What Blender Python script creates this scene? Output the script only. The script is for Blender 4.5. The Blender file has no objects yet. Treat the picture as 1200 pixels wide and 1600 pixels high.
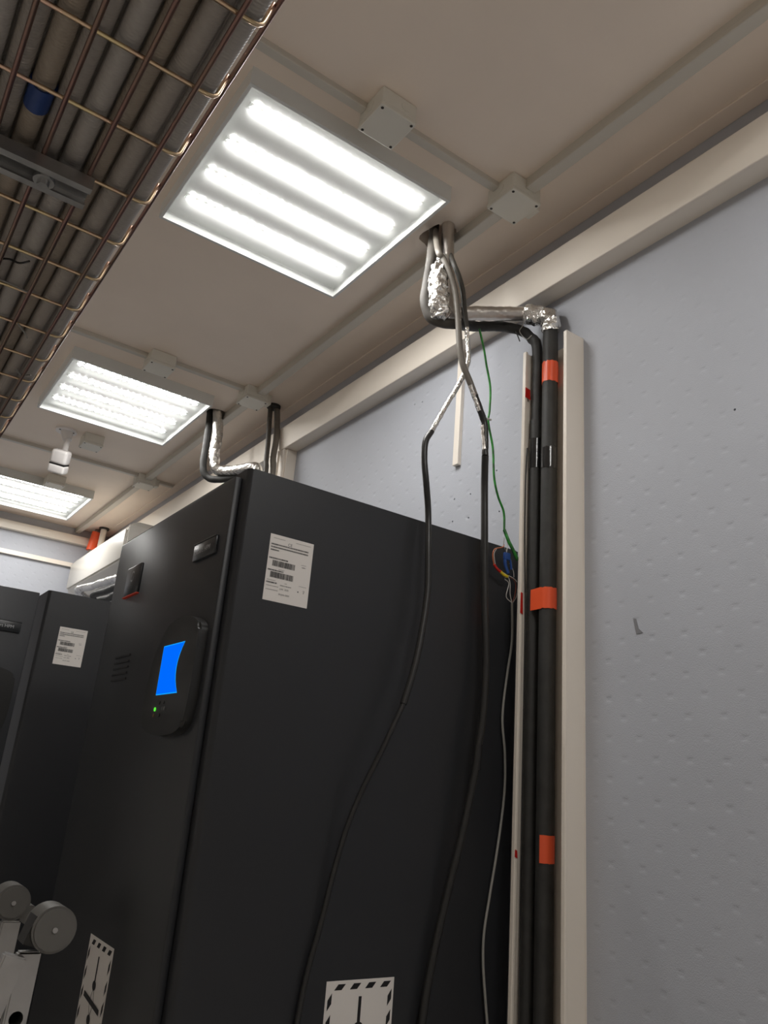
import bpy, bmesh, math, random
from mathutils import Vector, Matrix, noise
from math import sin, cos, pi, sqrt

# ------------------------------------------------------------------ camera / world / exposure
scene = bpy.context.scene
COL = scene.collection
HC = 1.354                                   # eye height above the floor
F, YAW, PITCH, ROLL = 1232.1, .5895, .3362, -.084
fwd = Vector((sin(YAW)*cos(PITCH), cos(YAW)*cos(PITCH), sin(PITCH)))
rt0 = fwd.cross(Vector((0, 0, 1))).normalized()
dn0 = fwd.cross(rt0)
RT = cos(ROLL)*rt0 + sin(ROLL)*dn0
DN = -sin(ROLL)*rt0 + cos(ROLL)*dn0
cam_d = bpy.data.cameras.new('camera')
cam_d.sensor_fit = 'HORIZONTAL'
cam_d.sensor_width = 36.0
cam_d.lens = 36.0*F/1200.0
cam_d.clip_start = .02
cam = bpy.data.objects.new('camera', cam_d)
COL.objects.link(cam)
m = Matrix.Identity(4)
for i in range(3):
    m[i][0] = RT[i]; m[i][1] = -DN[i]; m[i][2] = -fwd[i]
m[2][3] = HC
cam.matrix_world = m
scene.camera = cam

world = bpy.data.worlds.new('world')
scene.world = world
world.use_nodes = True
world.node_tree.nodes['Background'].inputs[0].default_value = (0, 0, 0, 1)
world.node_tree.nodes['Background'].inputs[1].default_value = 1.0

vs = scene.view_settings
vs.view_transform = 'Standard'
vs.look = 'None'
vs.gamma = 1.0
vs.use_curve_mapping = False
vs.exposure = 0.0
LED_POWER = 124.0                             # radiance of the LED beads

# ------------------------------------------------------------------ helpers
def at(px, py, x=None, y=None, z=None):
    """photo pixel -> point on the plane x=, y= or z= (z above the floor)"""
    d = RT*((px-600)/F) + DN*((py-800)/F) + fwd
    if x is not None: t = x/d.x
    elif y is not None: t = y/d.y
    else: t = (z-HC)/d.z
    return Vector((d.x*t, d.y*t, d.z*t+HC))

def lin(c):
    return tuple((v/12.92 if v <= .04045 else ((v+.055)/1.055)**2.4) for v in c)

def hexc(r, g, b):
    return lin((r/255, g/255, b/255))

def mat(name, col, rough=.5, metal=0., spec=.5, noise_amt=0., noise_scale=8., bump=0., bump_scale=60., col2=None, emit=None, estr=0., coat=0.):
    M = bpy.data.materials.new(name); M.use_nodes = True
    nt = M.node_tree; N = nt.nodes; L = nt.links
    p = N['Principled BSDF']
    p.inputs['Base Color'].default_value = (*col, 1)
    p.inputs['Roughness'].default_value = rough
    p.inputs['Metallic'].default_value = metal
    p.inputs['Specular IOR Level'].default_value = spec
    p.inputs['Coat Weight'].default_value = coat
    tc = N.new('ShaderNodeTexCoord')
    if noise_amt > 0 or col2:
        n = N.new('ShaderNodeTexNoise'); n.inputs['Scale'].default_value = noise_scale; n.inputs['Detail'].default_value = 4
        L.new(tc.outputs['Object'], n.inputs['Vector'])
        mx = N.new('ShaderNodeMix'); mx.data_type = 'RGBA'
        c2 = col2 if col2 else tuple(v*(1-noise_amt) for v in col)
        mx.inputs['A'].default_value = (*col, 1); mx.inputs['B'].default_value = (*c2, 1)
        r = N.new('ShaderNodeMapRange'); r.inputs['From Min'].default_value = .35; r.inputs['From Max'].default_value = .65
        L.new(n.outputs['Fac'], r.inputs['Value']); L.new(r.outputs['Result'], mx.inputs['Factor'])
        L.new(mx.outputs['Result'], p.inputs['Base Color'])
    if bump > 0:
        n = N.new('ShaderNodeTexNoise'); n.inputs['Scale'].default_value = bump_scale; n.inputs['Detail'].default_value = 3
        L.new(tc.outputs['Object'], n.inputs['Vector'])
        b = N.new('ShaderNodeBump'); b.inputs['Strength'].default_value = bump; b.inputs['Distance'].default_value = .01
        L.new(n.outputs['Fac'], b.inputs['Height']); L.new(b.outputs['Normal'], p.inputs['Normal'])
    if emit:
        p.inputs['Emission Color'].default_value = (*emit, 1); p.inputs['Emission Strength'].default_value = estr
    return M

def obj(name, bm, material, parent=None, smooth=None, M=None):
    me = bpy.data.meshes.new(name)
    if M is not None: bm.transform(M)
    bmesh.ops.recalc_face_normals(bm, faces=bm.faces)
    bm.to_mesh(me); bm.free()
    me.materials.append(material)
    o = bpy.data.objects.new(name, me)
    COL.objects.link(o)
    if parent: o.parent = parent
    if smooth is not None:
        me.polygons.foreach_set('use_smooth', [True]*len(me.polygons))
        if smooth: me.set_sharp_from_angle(angle=math.radians(smooth))
    return o

def tag(o, label, cat, group=None):
    o['label'] = label; o['category'] = cat
    if group: o['group'] = group
    return o

def thing(name, label, cat, loc=(0, 0, 0), group=None):
    o = bpy.data.objects.new(name, None); COL.objects.link(o)
    o.location = loc; o.empty_display_size = .05
    return tag(o, label, cat, group)

def part(name, bm, material, root, smooth=None, M=None):
    """mesh given in world coordinates, parented to a root placed at root.location"""
    T = Matrix.Translation(-world_loc(root))
    if M is not None: T = T @ M
    return obj(name, bm, material, root, smooth, T)

def world_loc(o):
    v = Vector((0, 0, 0))
    while o:
        v += o.location; o = o.parent
    return v

def BM(): return bmesh.new()

def box(bm, x0, x1, y0, y1, z0, z1, bev=0., seg=2):
    vs_ = [bm.verts.new((x, y, z)) for x in (x0, x1) for y in (y0, y1) for z in (z0, z1)]
    fs = [(0, 1, 3, 2), (4, 6, 7, 5), (0, 4, 5, 1), (2, 3, 7, 6), (0, 2, 6, 4), (1, 5, 7, 3)]
    faces = [bm.faces.new([vs_[i] for i in f]) for f in fs]
    if bev > 0:
        es = list({e for f in faces for e in f.edges})
        bmesh.ops.bevel(bm, geom=es, offset=bev, segments=seg, affect='EDGES', profile=.5)
    return bm

def prism(bm, poly, a0, a1, axes='xzy'):
    """extrude 2-D polygon (first two axes) along the third"""
    idx = ['xyz'.index(c) for c in axes]
    rings = []
    for a in (a0, a1):
        r = []
        for (u, v) in poly:
            c = [0, 0, 0]; c[idx[0]] = u; c[idx[1]] = v; c[idx[2]] = a
            r.append(bm.verts.new(c))
        rings.append(r)
    n = len(poly)
    bm.faces.new(rings[0]); bm.faces.new(rings[1][::-1])
    for i in range(n):
        bm.faces.new([rings[0][i], rings[0][(i+1) % n], rings[1][(i+1) % n], rings[1][i]])
    return bm

def spline(pts, per=8):
    pts = [Vector(p) for p in pts]
    if len(pts) < 3:
        return [pts[0].lerp(pts[1], i/per) for i in range(per+1)]
    P = [pts[0]*2-pts[1]] + pts + [pts[-1]*2-pts[-2]]
    out = []
    for i in range(1, len(P)-2):
        a, b, c, d = P[i-1:i+3]
        for k in range(per):
            t = k/per
            out.append(.5*((2*b)+(c-a)*t+(2*a-5*b+4*c-d)*t*t+(3*b-a-3*c+d)*t**3))
    out.append(pts[-1])
    return out

def tube(bm, path, r, seg=12, cap=True, crumple=0., cs=40., rf=None):
    """sweep a circle along a list of points; crumple displaces radially with noise"""
    path = [Vector(p) for p in path]
    n = len(path)
    t0 = (path[1]-path[0]).normalized()
    ref = Vector((1, 0, 0)) if abs(t0.x) < .8 else Vector((0, 1, 0))
    nrm = (ref - t0*ref.dot(t0)).normalized()
    rings = []
    for i, p in enumerate(path):
        t = (path[min(i+1, n-1)]-path[max(i-1, 0)]).normalized()
        nrm = (nrm - t*nrm.dot(t)).normalized()
        bn = t.cross(nrm)
        rr = r if rf is None else r*rf(i/(n-1))
        ring = []
        for k in range(seg):
            a = 2*pi*k/seg
            d = nrm*cos(a)+bn*sin(a)
            q = p+d*rr
            if crumple:
                q += d*crumple*(noise.noise(q*cs)+.5*noise.noise(q*cs*2.3))
            ring.append(bm.verts.new(q))
        rings.append(ring)
    for i in range(n-1):
        for k in range(seg):
            bm.faces.new([rings[i][k], rings[i][(k+1) % seg], rings[i+1][(k+1) % seg], rings[i+1][k]])
    if cap:
        bm.faces.new(rings[0][::-1]); bm.faces.new(rings[-1])
    return bm

def disc(bm, c, axis, r, h, seg=20):
    axis = Vector(axis).normalized(); c = Vector(c)
    return tube(bm, [c, c+axis*h], r, seg)

def text_bm(s, size, align='LEFT'):
    cu = bpy.data.curves.new('lettering', 'FONT'); cu.body = s; cu.size = size; cu.align_x = align
    o = bpy.data.objects.new('lettering', cu); COL.objects.link(o)
    dg = bpy.context.evaluated_depsgraph_get()
    me = bpy.data.meshes.new_from_object(o.evaluated_get(dg))
    bm = BM(); bm.from_mesh(me)
    bpy.data.objects.remove(o); bpy.data.curves.remove(cu); bpy.data.meshes.remove(me)
    return bm

def rect2(bm, u0, u1, v0, v1, w=0., skew=0.):
    """flat quad in the local (u,v) sheet plane at height w"""
    bm.faces.new([bm.verts.new(p) for p in ((u0, v0, w), (u1, v0, w), (u1+skew, v1, w), (u0+skew, v1, w))])

def sheet_frame(origin, u, n):
    """local (u,v,w) -> world; v is up, w is the outward normal"""
    u = Vector(u); n = Vector(n); v = Vector((0, 0, 1))
    M = Matrix.Identity(4)
    for i in range(3):
        M[i][0] = u[i]; M[i][1] = v[i]; M[i][2] = n[i]; M[i][3] = origin[i]
    return M

def structure(o):
    o['kind'] = 'structure'; return o

def carve(o, cutter):
    """boolean difference, applied"""
    me = bpy.data.meshes.new('cutter')
    bmesh.ops.recalc_face_normals(cutter, faces=cutter.faces)
    cutter.to_mesh(me); cutter.free()
    c = bpy.data.objects.new('cutter', me); COL.objects.link(c)
    md = o.modifiers.new('cut', 'BOOLEAN'); md.operation = 'DIFFERENCE'; md.object = c; md.solver = 'EXACT'
    bpy.context.view_layer.update()
    new = bpy.data.meshes.new_from_object(o.evaluated_get(bpy.context.evaluated_depsgraph_get()))
    o.modifiers.clear(); o.data = new
    bpy.data.objects.remove(c); bpy.data.meshes.remove(me)

# ------------------------------------------------------------------ materials
def wallpaper(name, col):
    M = mat(name, col, rough=.62, spec=.3, noise_amt=.05, noise_scale=2.5)
    nt = M.node_tree; N = nt.nodes; L = nt.links
    p = N['Principled BSDF']
    tc = N.new('ShaderNodeTexCoord'); sp = N.new('ShaderNodeSeparateXYZ'); L.new(tc.outputs['Object'], sp.inputs[0])
    def math_(op, a, b=None, c=None):
        n = N.new('ShaderNodeMath'); n.operation = op
        for i, v in enumerate((a, b, c)):
            if v is None: continue
            if isinstance(v, (int, float)): n.inputs[i].default_value = v
            else: L.new(v, n.inputs[i])
        return n.outputs[0]
    hs = math_('ADD', sp.outputs['X'], sp.outputs['Y'])
    tot = None
    for (oy, oz) in ((0, 0), (.5, .5)):
        u = math_('SUBTRACT', math_('FRACT', math_('ADD', math_('DIVIDE', hs, .078), oy)), .5)
        v = math_('SUBTRACT', math_('FRACT', math_('ADD', math_('DIVIDE', sp.outputs['Z'], .083), oz)), .5)
        ru = math_('DIVIDE', u, .09); rv = math_('DIVIDE', v, .06)
        d = math_('ADD', math_('POWER', math_('ABSOLUTE', ru), 4.0), math_('POWER', math_('ABSOLUTE', rv), 4.0))
        h = math_('DIVIDE', 1.0, math_('ADD', 1.0, d))
        tot = h if tot is None else math_('ADD', tot, h)
    nz = N.new('ShaderNodeTexNoise'); nz.inputs['Scale'].default_value = 420; L.new(tc.outputs['Object'], nz.inputs['Vector'])
    n2 = N.new('ShaderNodeTexNoise'); n2.inputs['Scale'].default_value = 9; L.new(tc.outputs['Object'], n2.inputs['Vector'])
    amp = math_('ADD', math_('MULTIPLY', n2.outputs['Fac'], .8), .6)
    hh = math_('ADD', math_('MULTIPLY', math_('MULTIPLY', tot, -.0009), amp), math_('MULTIPLY', nz.outputs['Fac'], .0006))
    b = N.new('ShaderNodeBump'); b.inputs['Strength'].default_value = .75; b.inputs['Distance'].default_value = 1.0
    L.new(hh, b.inputs['Height']); L.new(b.outputs['Normal'], p.inputs['Normal'])
    return M

M_wall = wallpaper('wallpaper', hexc(184, 187, 195))
M_ceil = mat('ceiling_paint', hexc(244, 230, 216), .55, noise_amt=.05, noise_scale=3)
M_floor = mat('floor_vinyl', hexc(240, 236, 230), .5, noise_amt=.04, noise_scale=20)
M_paint = mat('white_wall_paint', hexc(238, 236, 232), .6)
M_trunk = mat('trunking_plastic', hexc(240, 231, 219), .38)
M_trunk_grey = M_trunk
M_duct = mat('duct_plastic', hexc(205, 200, 190), .45)
M_box = mat('junction_box_plastic', hexc(222, 219, 209), .45)
M_screw = mat('dark_screw', hexc(45, 40, 36), .5)
M_lampw = mat('lamp_housing_white', hexc(222, 224, 222), .4)
M_black = mat('cabinet_black', hexc(42, 43, 46), .42, spec=.45, bump=.03, bump_scale=900)
M_door = M_black
M_gap = mat('gap_black', hexc(16, 16, 16), .7)
M_ctrl = mat('controller_plastic', hexc(38, 38, 38), .38)
M_plate = mat('nameplate_plastic', hexc(46, 48, 50), .28)
M_grey_print = mat('grey_print', hexc(185, 187, 190), .5)
M_white_print = mat('white_print', hexc(225, 225, 225), .5)
M_red_print = mat('red_print', hexc(215, 70, 50), .5)
M_paper = mat('paper_label', hexc(235, 230, 225), .5)
M_ink = mat('ink_black', hexc(24, 23, 25), .6)
M_ink_soft = mat('ink_faded', hexc(120, 116, 114), .6)
M_screen = mat('screen_blue', (0, 0, 0), .4, spec=0., emit=(.0, .145, 1.0), estr=1.0)
M_screen_edge = mat('screen_edge', (0, 0, 0), .4, spec=0., emit=(.005, .33, 1.0), estr=1.1)
M_led_green = mat('led_green', (0, .1, 0), .4, emit=(.12, .9, .05), estr=.9)
M_led_amber = mat('led_amber', hexc(120, 95, 70), .4)
M_button = mat('button_grey', hexc(95, 95, 95), .4)
M_foil = mat('aluminium_foil', (.82, .80, .77), .24, metal=1, bump=.55, bump_scale=95)
M_foil_dull = mat('aluminium_tape_dull', (.62, .58, .54), .38, metal=1, bump=.2, bump_scale=60)
M_foam = mat('pipe_foam', hexc(52, 51, 49), .6, noise_amt=.3, noise_scale=30, bump=.06, bump_scale=200)
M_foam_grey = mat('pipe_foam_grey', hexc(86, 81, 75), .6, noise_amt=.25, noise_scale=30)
M_foam_dark = M_foam
M_blacktape = mat('glossy_black_tape', hexc(34, 34, 35), .2, coat=.4)
M_cable = mat('cable_black', hexc(40, 39, 38), .34)
M_cable_grey = mat('cable_grey', hexc(122, 116, 108), .42)
M_cable_dark = mat('cable_dark_grey', hexc(74, 71, 66), .42)
M_thin = mat('thin_cable_grey', hexc(150, 148, 142), .45)
M_orange = mat('orange_tape', hexc(236, 92, 52), .35)
M_red = mat('red_tape', hexc(190, 30, 24), .35)
M_green = mat('green_wire', hexc(44, 150, 50), .4, col2=hexc(30, 88, 34), noise_scale=60)
M_blue = mat('blue_plastic', hexc(28, 70, 140), .45)
M_blue_cap = mat('blue_coupler_plastic', hexc(36, 62, 118), .5)
M_yellow = mat('yellow_sleeve', hexc(214, 190, 40), .45)
M_wire_white = mat('wire_white', hexc(205, 200, 195), .45)
M_wire_orange = mat('wire_orange', hexc(196, 110, 70), .45)
M_wire_brown = mat('wire_brown', hexc(140, 70, 50), .45)
M_zinc = mat('zinc_gold', (.76, .64, .34), .3, metal=1, col2=(.66, .40, .36), noise_scale=14)
M_zinc_red = mat('zinc_reddish', (.30, .17, .15), .4, metal=1, col2=(.28, .20, .15), noise_scale=9)
M_strut = mat('galvanised_steel', (.55, .55, .55), .38, metal=1, noise_amt=.25, noise_scale=25)
M_alu = mat('ladder_aluminium', (.62, .61, .60), .38, metal=1, noise_amt=.15, noise_scale=12)
M_ladder_plastic = mat('ladder_hinge_plastic', hexc(104, 102, 98), .4)
M_ladder_dark = mat('ladder_dark_plastic', hexc(42, 40, 37), .45)
M_ac = mat('air_conditioner_white', hexc(224, 220, 212), .28)
M_ac_grey = mat('air_conditioner_flap', hexc(214, 210, 202), .35)
M_cctv = mat('camera_white', hexc(234, 230, 228), .4)
M_cctv_dark = mat('camera_dark', hexc(30, 30, 32), .25)
M_scuff = mat('scuff_grey', hexc(128, 128, 132), .7)

def corrugated(name, col):
    M = mat(name, col, .5)
    nt = M.node_tree; N = nt.nodes; L = nt.links
    tc = N.new('ShaderNodeTexCoord'); w = N.new('ShaderNodeTexWave')
    w.bands_direction = 'Y'; w.inputs['Scale'].default_value = 75.0; w.inputs['Distortion'].default_value = .0
    L.new(tc.outputs['Object'], w.inputs['Vector'])
    b = N.new('ShaderNodeBump'); b.inputs['Strength'].default_value = .5; b.inputs['Distance'].default_value = .0006
    L.new(w.outputs['Fac'], b.inputs['Height']); L.new(b.outputs['Normal'], N['Principled BSDF'].inputs['Normal'])
    return M
M_corr = [corrugated('corrugated_grey', hexc(158, 150, 142)), corrugated('corrugated_warm', hexc(152, 140, 126)), corrugated('corrugated_light', hexc(166, 160, 154))]

# prismatic lamp cover: mostly clear, scatters a little of the LED light
M_diff = bpy.data.materials.new('prismatic_cover'); M_diff.use_nodes = True
nt = M_diff.node_tree; N = nt.nodes; L = nt.links
N.remove(N['Principled BSDF'])
out = N['Material Output']
tr = N.new('ShaderNodeBsdfTransparent'); tr.inputs[0].default_value = (1, 1, 1, 1)
tl = N.new('ShaderNodeBsdfTranslucent'); tl.inputs[0].default_value = (.95, .97, .95, 1)
df = N.new('ShaderNodeBsdfDiffuse'); df.inputs[0].default_value = (.9, .9, .9, 1)
vor = N.new('ShaderNodeTexVoronoi'); vor.inputs['Scale'].default_value = 190; vor.inputs['Randomness'].default_value = .15
tcn = N.new('ShaderNodeTexCoord'); L.new(tcn.outputs['Object'], vor.inputs['Vector'])
mr = N.new('ShaderNodeMapRange'); mr.inputs['From Min'].default_value = .1; mr.inputs['From Max'].default_value = .6
mr.inputs['To Min'].default_value = .006; mr.inputs['To Max'].default_value = .012
L.new(vor.outputs['Distance'], mr.inputs['Value'])
m1 = N.new('ShaderNodeMixShader'); L.new(mr.outputs['Result'], m1.inputs['Fac']); L.new(tr.outputs[0], m1.inputs[1]); L.new(tl.outputs[0], m1.inputs[2])
m2 = N.new('ShaderNodeMixShader'); m2.inputs['Fac'].default_value = .004; L.new(m1.outputs[0], m2.inputs[1]); L.new(df.outputs[0], m2.inputs[2])
L.new(m2.outputs[0], out.inputs['Surface'])

M_led = bpy.data.materials.new('led_beads'); M_led.use_nodes = True
p = M_led.node_tree.nodes['Principled BSDF']
p.inputs['Base Color'].default_value = (.9, .9, .9, 1)
p.inputs['Emission Color'].default_value = (1.0, .985, .955, 1)
p.inputs['Emission Strength'].default_value = LED_POWER

# ------------------------------------------------------------------ the room
XW, XL, YF, YB = 1.41, -1.55, 5.615, -2.35
ZC = 1.545+HC
ZL = 1.495+HC                                # underside of the panel lights
structure(obj('floor', box(BM(), XL, XW, YB, YF, -.1, 0), M_floor))
structure(obj('ceiling', box(BM(), XL, XW, YB, YF, ZC, ZC+.1), M_ceil))
wall_right = structure(obj('wall_right', box(BM(), XW, XW+.1, YB, YF, 0, ZC), M_wall))
structure(obj('wall_far', box(BM(), XL, XW, YF, YF+.1, 0, ZC), M_wall))
structure(obj('wall_left', box(BM(), XL-.1, XL, YB, YF, 0, ZC), M_paint))
structure(obj('wall_back', box(BM(), XL, XW, YB-.1, YB, 0, ZC), M_paint))
structure(obj('trim_1', box(BM(), 1.36, XW, YB, YF, ZC-.006, ZC, .002), M_ceil))
# drilled holes and the scuff on the wall
drill = BM()
for (px, py) in [(776, 735), (735, 772), (710, 780), (780, 799), (732, 809), (707, 815), (648, 632), (660, 628), (1148, 640)]:
    q = at(px, py, x=XW)
    disc(drill, (XW-.005, q.y, q.z), (1, 0, 0), .0028, .035, 10)
carve(wall_right, drill)
q = at(1000, 986, x=XW)
bm = BM()
prism(bm, [(q.y-.008, q.z-.004), (q.y+.009, q.z-.006), (q.y+.012, q.z+.006), (q.y+.016, q.z+.030), (q.y+.009, q.z+.028), (q.y+.003, q.z+.006)], XW-.0012, XW, 'yzx')
obj('scuff_mark', bm, M_scuff, wall_right)

# ------------------------------------------------------------------ panel lights
def make_light(x, y, label, sfx=''):
    s, h = .595, ZC-ZL
    t = thing('ceiling_light'+sfx, label, 'ceiling light', (x, y, ZL), 'square panel lights on the ceiling')
    bm = BM()
    w = .009
    box(bm, 0, s, 0, w, 0, h); box(bm, 0, s, s-w, s, 0, h)
    box(bm, 0, w, w, s-w, 0, h); box(bm, s-w, s, w, s-w, 0, h)
    hb = .030                                # reflector sheet just behind the cover
    box(bm, w, s-w, w, s-w, hb, h)
    obj('housing', bm, M_lampw, t)
    obj('diffuser'+sfx, box(BM(), w, s-w, w, s-w, .0035, .0042), M_diff, t)
    for i in range(4):
        yy = .088+.1335*i
        sb = obj('led_strip', box(BM(), .035, s-.035, yy-.010, yy+.010, hb-.004, hb), M_lampw, t)
        bm = BM()
        n = 20
        for k in range(n):
            xx = .052+(s-.104)*k/(n-1)
            rx, ry = .0128, .0185
            a = [bm.verts.new((xx+rx*cos(j*pi/4)*(1 if j % 2 == 0 else .56), yy+ry*sin(j*pi/4)*(1 if j % 2 == 0 else .56), hb-.0046-.00004*k)) for j in range(8)]
            bm.faces.new(a)
        obj('led_beads'+sfx, bm, M_led, sb)
    return t
lx = .45
make_light(.45, 1.368, 'square LED panel light beside the ceiling hole above the two crossing cables')
make_light(.475, 2.995, 'square LED panel light between the white camera and a pair of junction boxes')
make_light(.45, 4.70, 'square LED panel light on the ceiling next to the far wall')
make_light(.45, -.29, 'square LED panel light continuing the ceiling row before the tall cabinet with the lit screen', '_offscreen')

# ------------------------------------------------------------------ junction boxes and surface ducts
def junction_box(cx, cy, label, s=.1, h=.058, spigot=None):
    t = thing('junction_box', label, 'junction box', (cx, cy, ZC-h), 'square junction boxes on the ceiling')
    a = s/2
    obj('body', box(BM(), -a, a, -a, a, .012, h, .004), M_box, t)
    obj('lid', box(BM(), -a-.001, a+.001, -a-.001, a+.001, 0, .0125, .003), M_box, t)
    bm = BM(); disc(bm, (.018, -a-.0012, h*.6), (0, 1, 0), .013, .002, 20); obj('knockout', bm, M_box, t)
    bm = BM(); disc(bm, (-a-.0012, 0, h*.6), (1, 0, 0), .013, .002, 20); obj('knockout', bm, M_box, t)
    for sx in (-1, 1):
        for sy in (-1, 1):
            obj('screw', disc(BM(), (sx*(a-.008), sy*(a-.008), -.0010), (0, 0, 1), .0037, .002, 10), M_screw, t)
    if spigot:
        obj('cable_gland', box(BM(), a-.002, a+.028, -.022, .022, .014, h, .005), M_box, t)
    return t
YD1, YD2, YD3 = 1.285, 2.835, 4.20
JX1, JX2 = .763, 1.181
junction_box(JX1, 1.268, 'square junction box touching the edge of the large panel light above the foil pipe')
junction_box(JX2, 1.268, 'square junction box at the duct corner near the wall above the foil pipe', spigot=1)
junction_box(.77, 2.835, 'square junction box at the edge of the panel light before the white camera')
junction_box(JX2, 2.835, 'square junction box at a duct corner above two hanging grey cables', spigot=1)
junction_box(.795, 3.865, 'small square junction box beside the white security camera', s=.095)
junction_box(JX2+.01, 4.22, 'square junction box at a duct corner before the wall air conditioner', spigot=1)
junction_box(.80, 4.63, 'square junction box at the edge of the panel light nearest the far wall')

def duct_x(x0, x1, y, label, w=.022, h=.018):
    t = thing('cable_duct', label, 'cable duct', ((x0+x1)/2, y, ZC-h))
    L_ = (x1-x0)/2
    obj('base', box(BM(), -L_, L_, -w/2, w/2, .008, h), M_duct, t)
    obj('cover', box(BM(), -L_, L_, -w/2-.001, w/2+.001, 0, .010, .0025), M_duct, t)
def duct_y(y0, y1, x, label, w=.032, h=.032):
    t = thing('cable_duct', label, 'cable duct', (x, (y0+y1)/2, ZC-h))
    L_ = (y1-y0)/2
    obj('base', box(BM(), -w/2, w/2, -L_, L_, .014, h), M_duct, t)
    obj('cover', box(BM(), -w/2-.001, w/2+.001, -L_, L_, 0, .016, .003), M_duct, t)
XD = 1.192
duct_x(XL, JX1-.05, YD1+.012, 'thin ceiling duct from above the mesh tray to the box by the largest light')
duct_x(JX1+.05, JX2-.05, YD1, 'short thin ceiling duct joining the two junction boxes above the foil pipe')
duct_x(XL, .72, 2.85, 'thin ceiling duct from the mesh tray to the box beside the second light')
duct_x(.82, JX2-.05, 2.83, 'short thin ceiling duct joining the two boxes above the tall black cabinet')
duct_x(.40, JX2-.04, 4.20, 'thin ceiling duct passing behind the white camera to a junction box')
duct_x(JX2+.062, 1.355, 4.22, 'stub of ceiling duct from the junction box to the wall trunking')
duct_y(YB, 1.268-.05, XD, 'long ceiling duct along the right wall ending at the box above the foil pipe')
duct_y(1.268+.05, 2.835-.05, XD, 'ceiling duct along the wall passing the hole of the foil pipe')
duct_y(2.835+.05, 4.17, XD, 'ceiling duct along the wall passing the second foil pipe')
duct_y(4.27, YF, XD, 'ceiling duct along the wall above the air conditioner')
# little drilled anchors next to the ducts
def anchor(px, py, label):
    q = at(px, py, z=ZC)
    t = thing('ceiling_anchor', label, 'screw', (q.x, q.y, ZC-.012))
    obj('washer', disc(BM(), (0, 0, .010), (0, 0, 1), .011, .002, 14), M_strut, t)
    obj('bolt', disc(BM(), (0, 0, 0), (0, 0, 1), .005, .011, 8), M_screw, t)
anchor(311, 682, 'small bolt in the ceiling beside the second foil pipe')
anchor(171, 790, 'small bolt in the ceiling before the wall air conditioner')
anchor(576, 487, 'small bolt in the ceiling beside the duct behind the largest light')

# ------------------------------------------------------------------ wall trunking
t = thing('cable_trunking', 'long cream horizontal trunking along the right wall under the ceiling', 'trunking', (1.38, (YB+YF)/2, 1.33+HC))
part('body', box(BM(), 1.356, XW, YB, YF, 1.332+HC, 1.440+HC), M_trunk, t)
part('cover', box(BM(), 1.348, 1.357, YB, YF, 1.330+HC, 1.442+HC, .003), M_trunk, t)
for z0, z1, dp, lb in ((1.428, 1.484, .05, 'upper cream trunking across the far wall close under the ceiling'), (1.264, 1.294, .025, 'thin lower cream trunking across the far wall')):
    t = thing('cable_trunking', lb, 'trunking', (0, YF-dp, z0+HC))
    part('body', box(BM(), XL, XW-.062 if dp > .03 else XW, YF-dp+.008, YF, z0+.002+HC, z1-.002+HC), M_trunk, t)
    part('cover', box(BM(), XL, XW-.062 if dp > .03 else XW, YF-dp, YF-dp+.009, z0+HC, z1+HC, .002), M_trunk, t)

def open_trunk(y0, y1, ztop, label, z0=0.):
    t = thing('open_trunking', label, 'trunking', (XW, (y0+y1)/2, z0))
    xf = 1.348
    part('back_plate', box(BM(), XW-.004, XW, y0, y1, z0, ztop), M_trunk, t)
    for yy, nm in ((y0, 1), (y1, -1)):
        bm = BM(); a, b = (yy, yy+.004) if nm == 1 else (yy-.004, yy)
        box(bm, xf, XW-.004, a, b, z0, ztop, .001)
        part('side_wall', bm, M_trunk_grey, t)
        bm = BM(); a, b = (yy-.0005, yy+.011) if nm == 1 else (yy-.011, yy+.0005)
        box(bm, xf-.003, xf+.006, a, b, z0, ztop, .0018)
        part('lip', bm, M_trunk, t)
    for yy in (y0+.022, y0+.052):
        part('inner_rib', box(BM(), XW-.012, XW-.004, yy, yy+.004, z0, ztop, .001), M_trunk, t)
    return t
TR0, TR1, TRZ = 1.230, 1.388, 1.163+HC
open_trunk(TR0, TR1, TRZ, 'open white vertical trunking holding two black insulated pipes')
# closed vertical trunking behind the tall cabinet
t = thing('closed_trunking', 'closed white vertical trunking dropping from the horizontal trunking behind the cabinet', 'trunking', (XW, 2.89, 0))
part('body', box(BM(), 1.362, XW, 2.815, 2.975, 0, 1.330+HC, .002), M_trunk_grey, t)
part('cover', box(BM(), 1.350, 1.363, 2.822, 2.968, 0, 1.330+HC, .003), M_trunk, t)
part('cover_rib', box(BM(), 1.342, 1.351, 2.86, 2.90, 0, 1.330+HC, .002), M_trunk, t)
# short strip hanging below the horizontal trunking
a = at(712, 727, x=1.40)
t = thing('conduit_strip', 'short narrow cream duct strip ending below the horizontal trunking', 'cable duct', (1.40, a.y, a.z))
part('base', box(BM(), 1.402, XW, a.y-.011, a.y+.011, a.z, 1.333+HC), M_trunk, t)
part('cover', box(BM(), 1.396, 1.403, a.y-.012, a.y+.012, a.z, 1.330+HC, .002), M_trunk, t)

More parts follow.
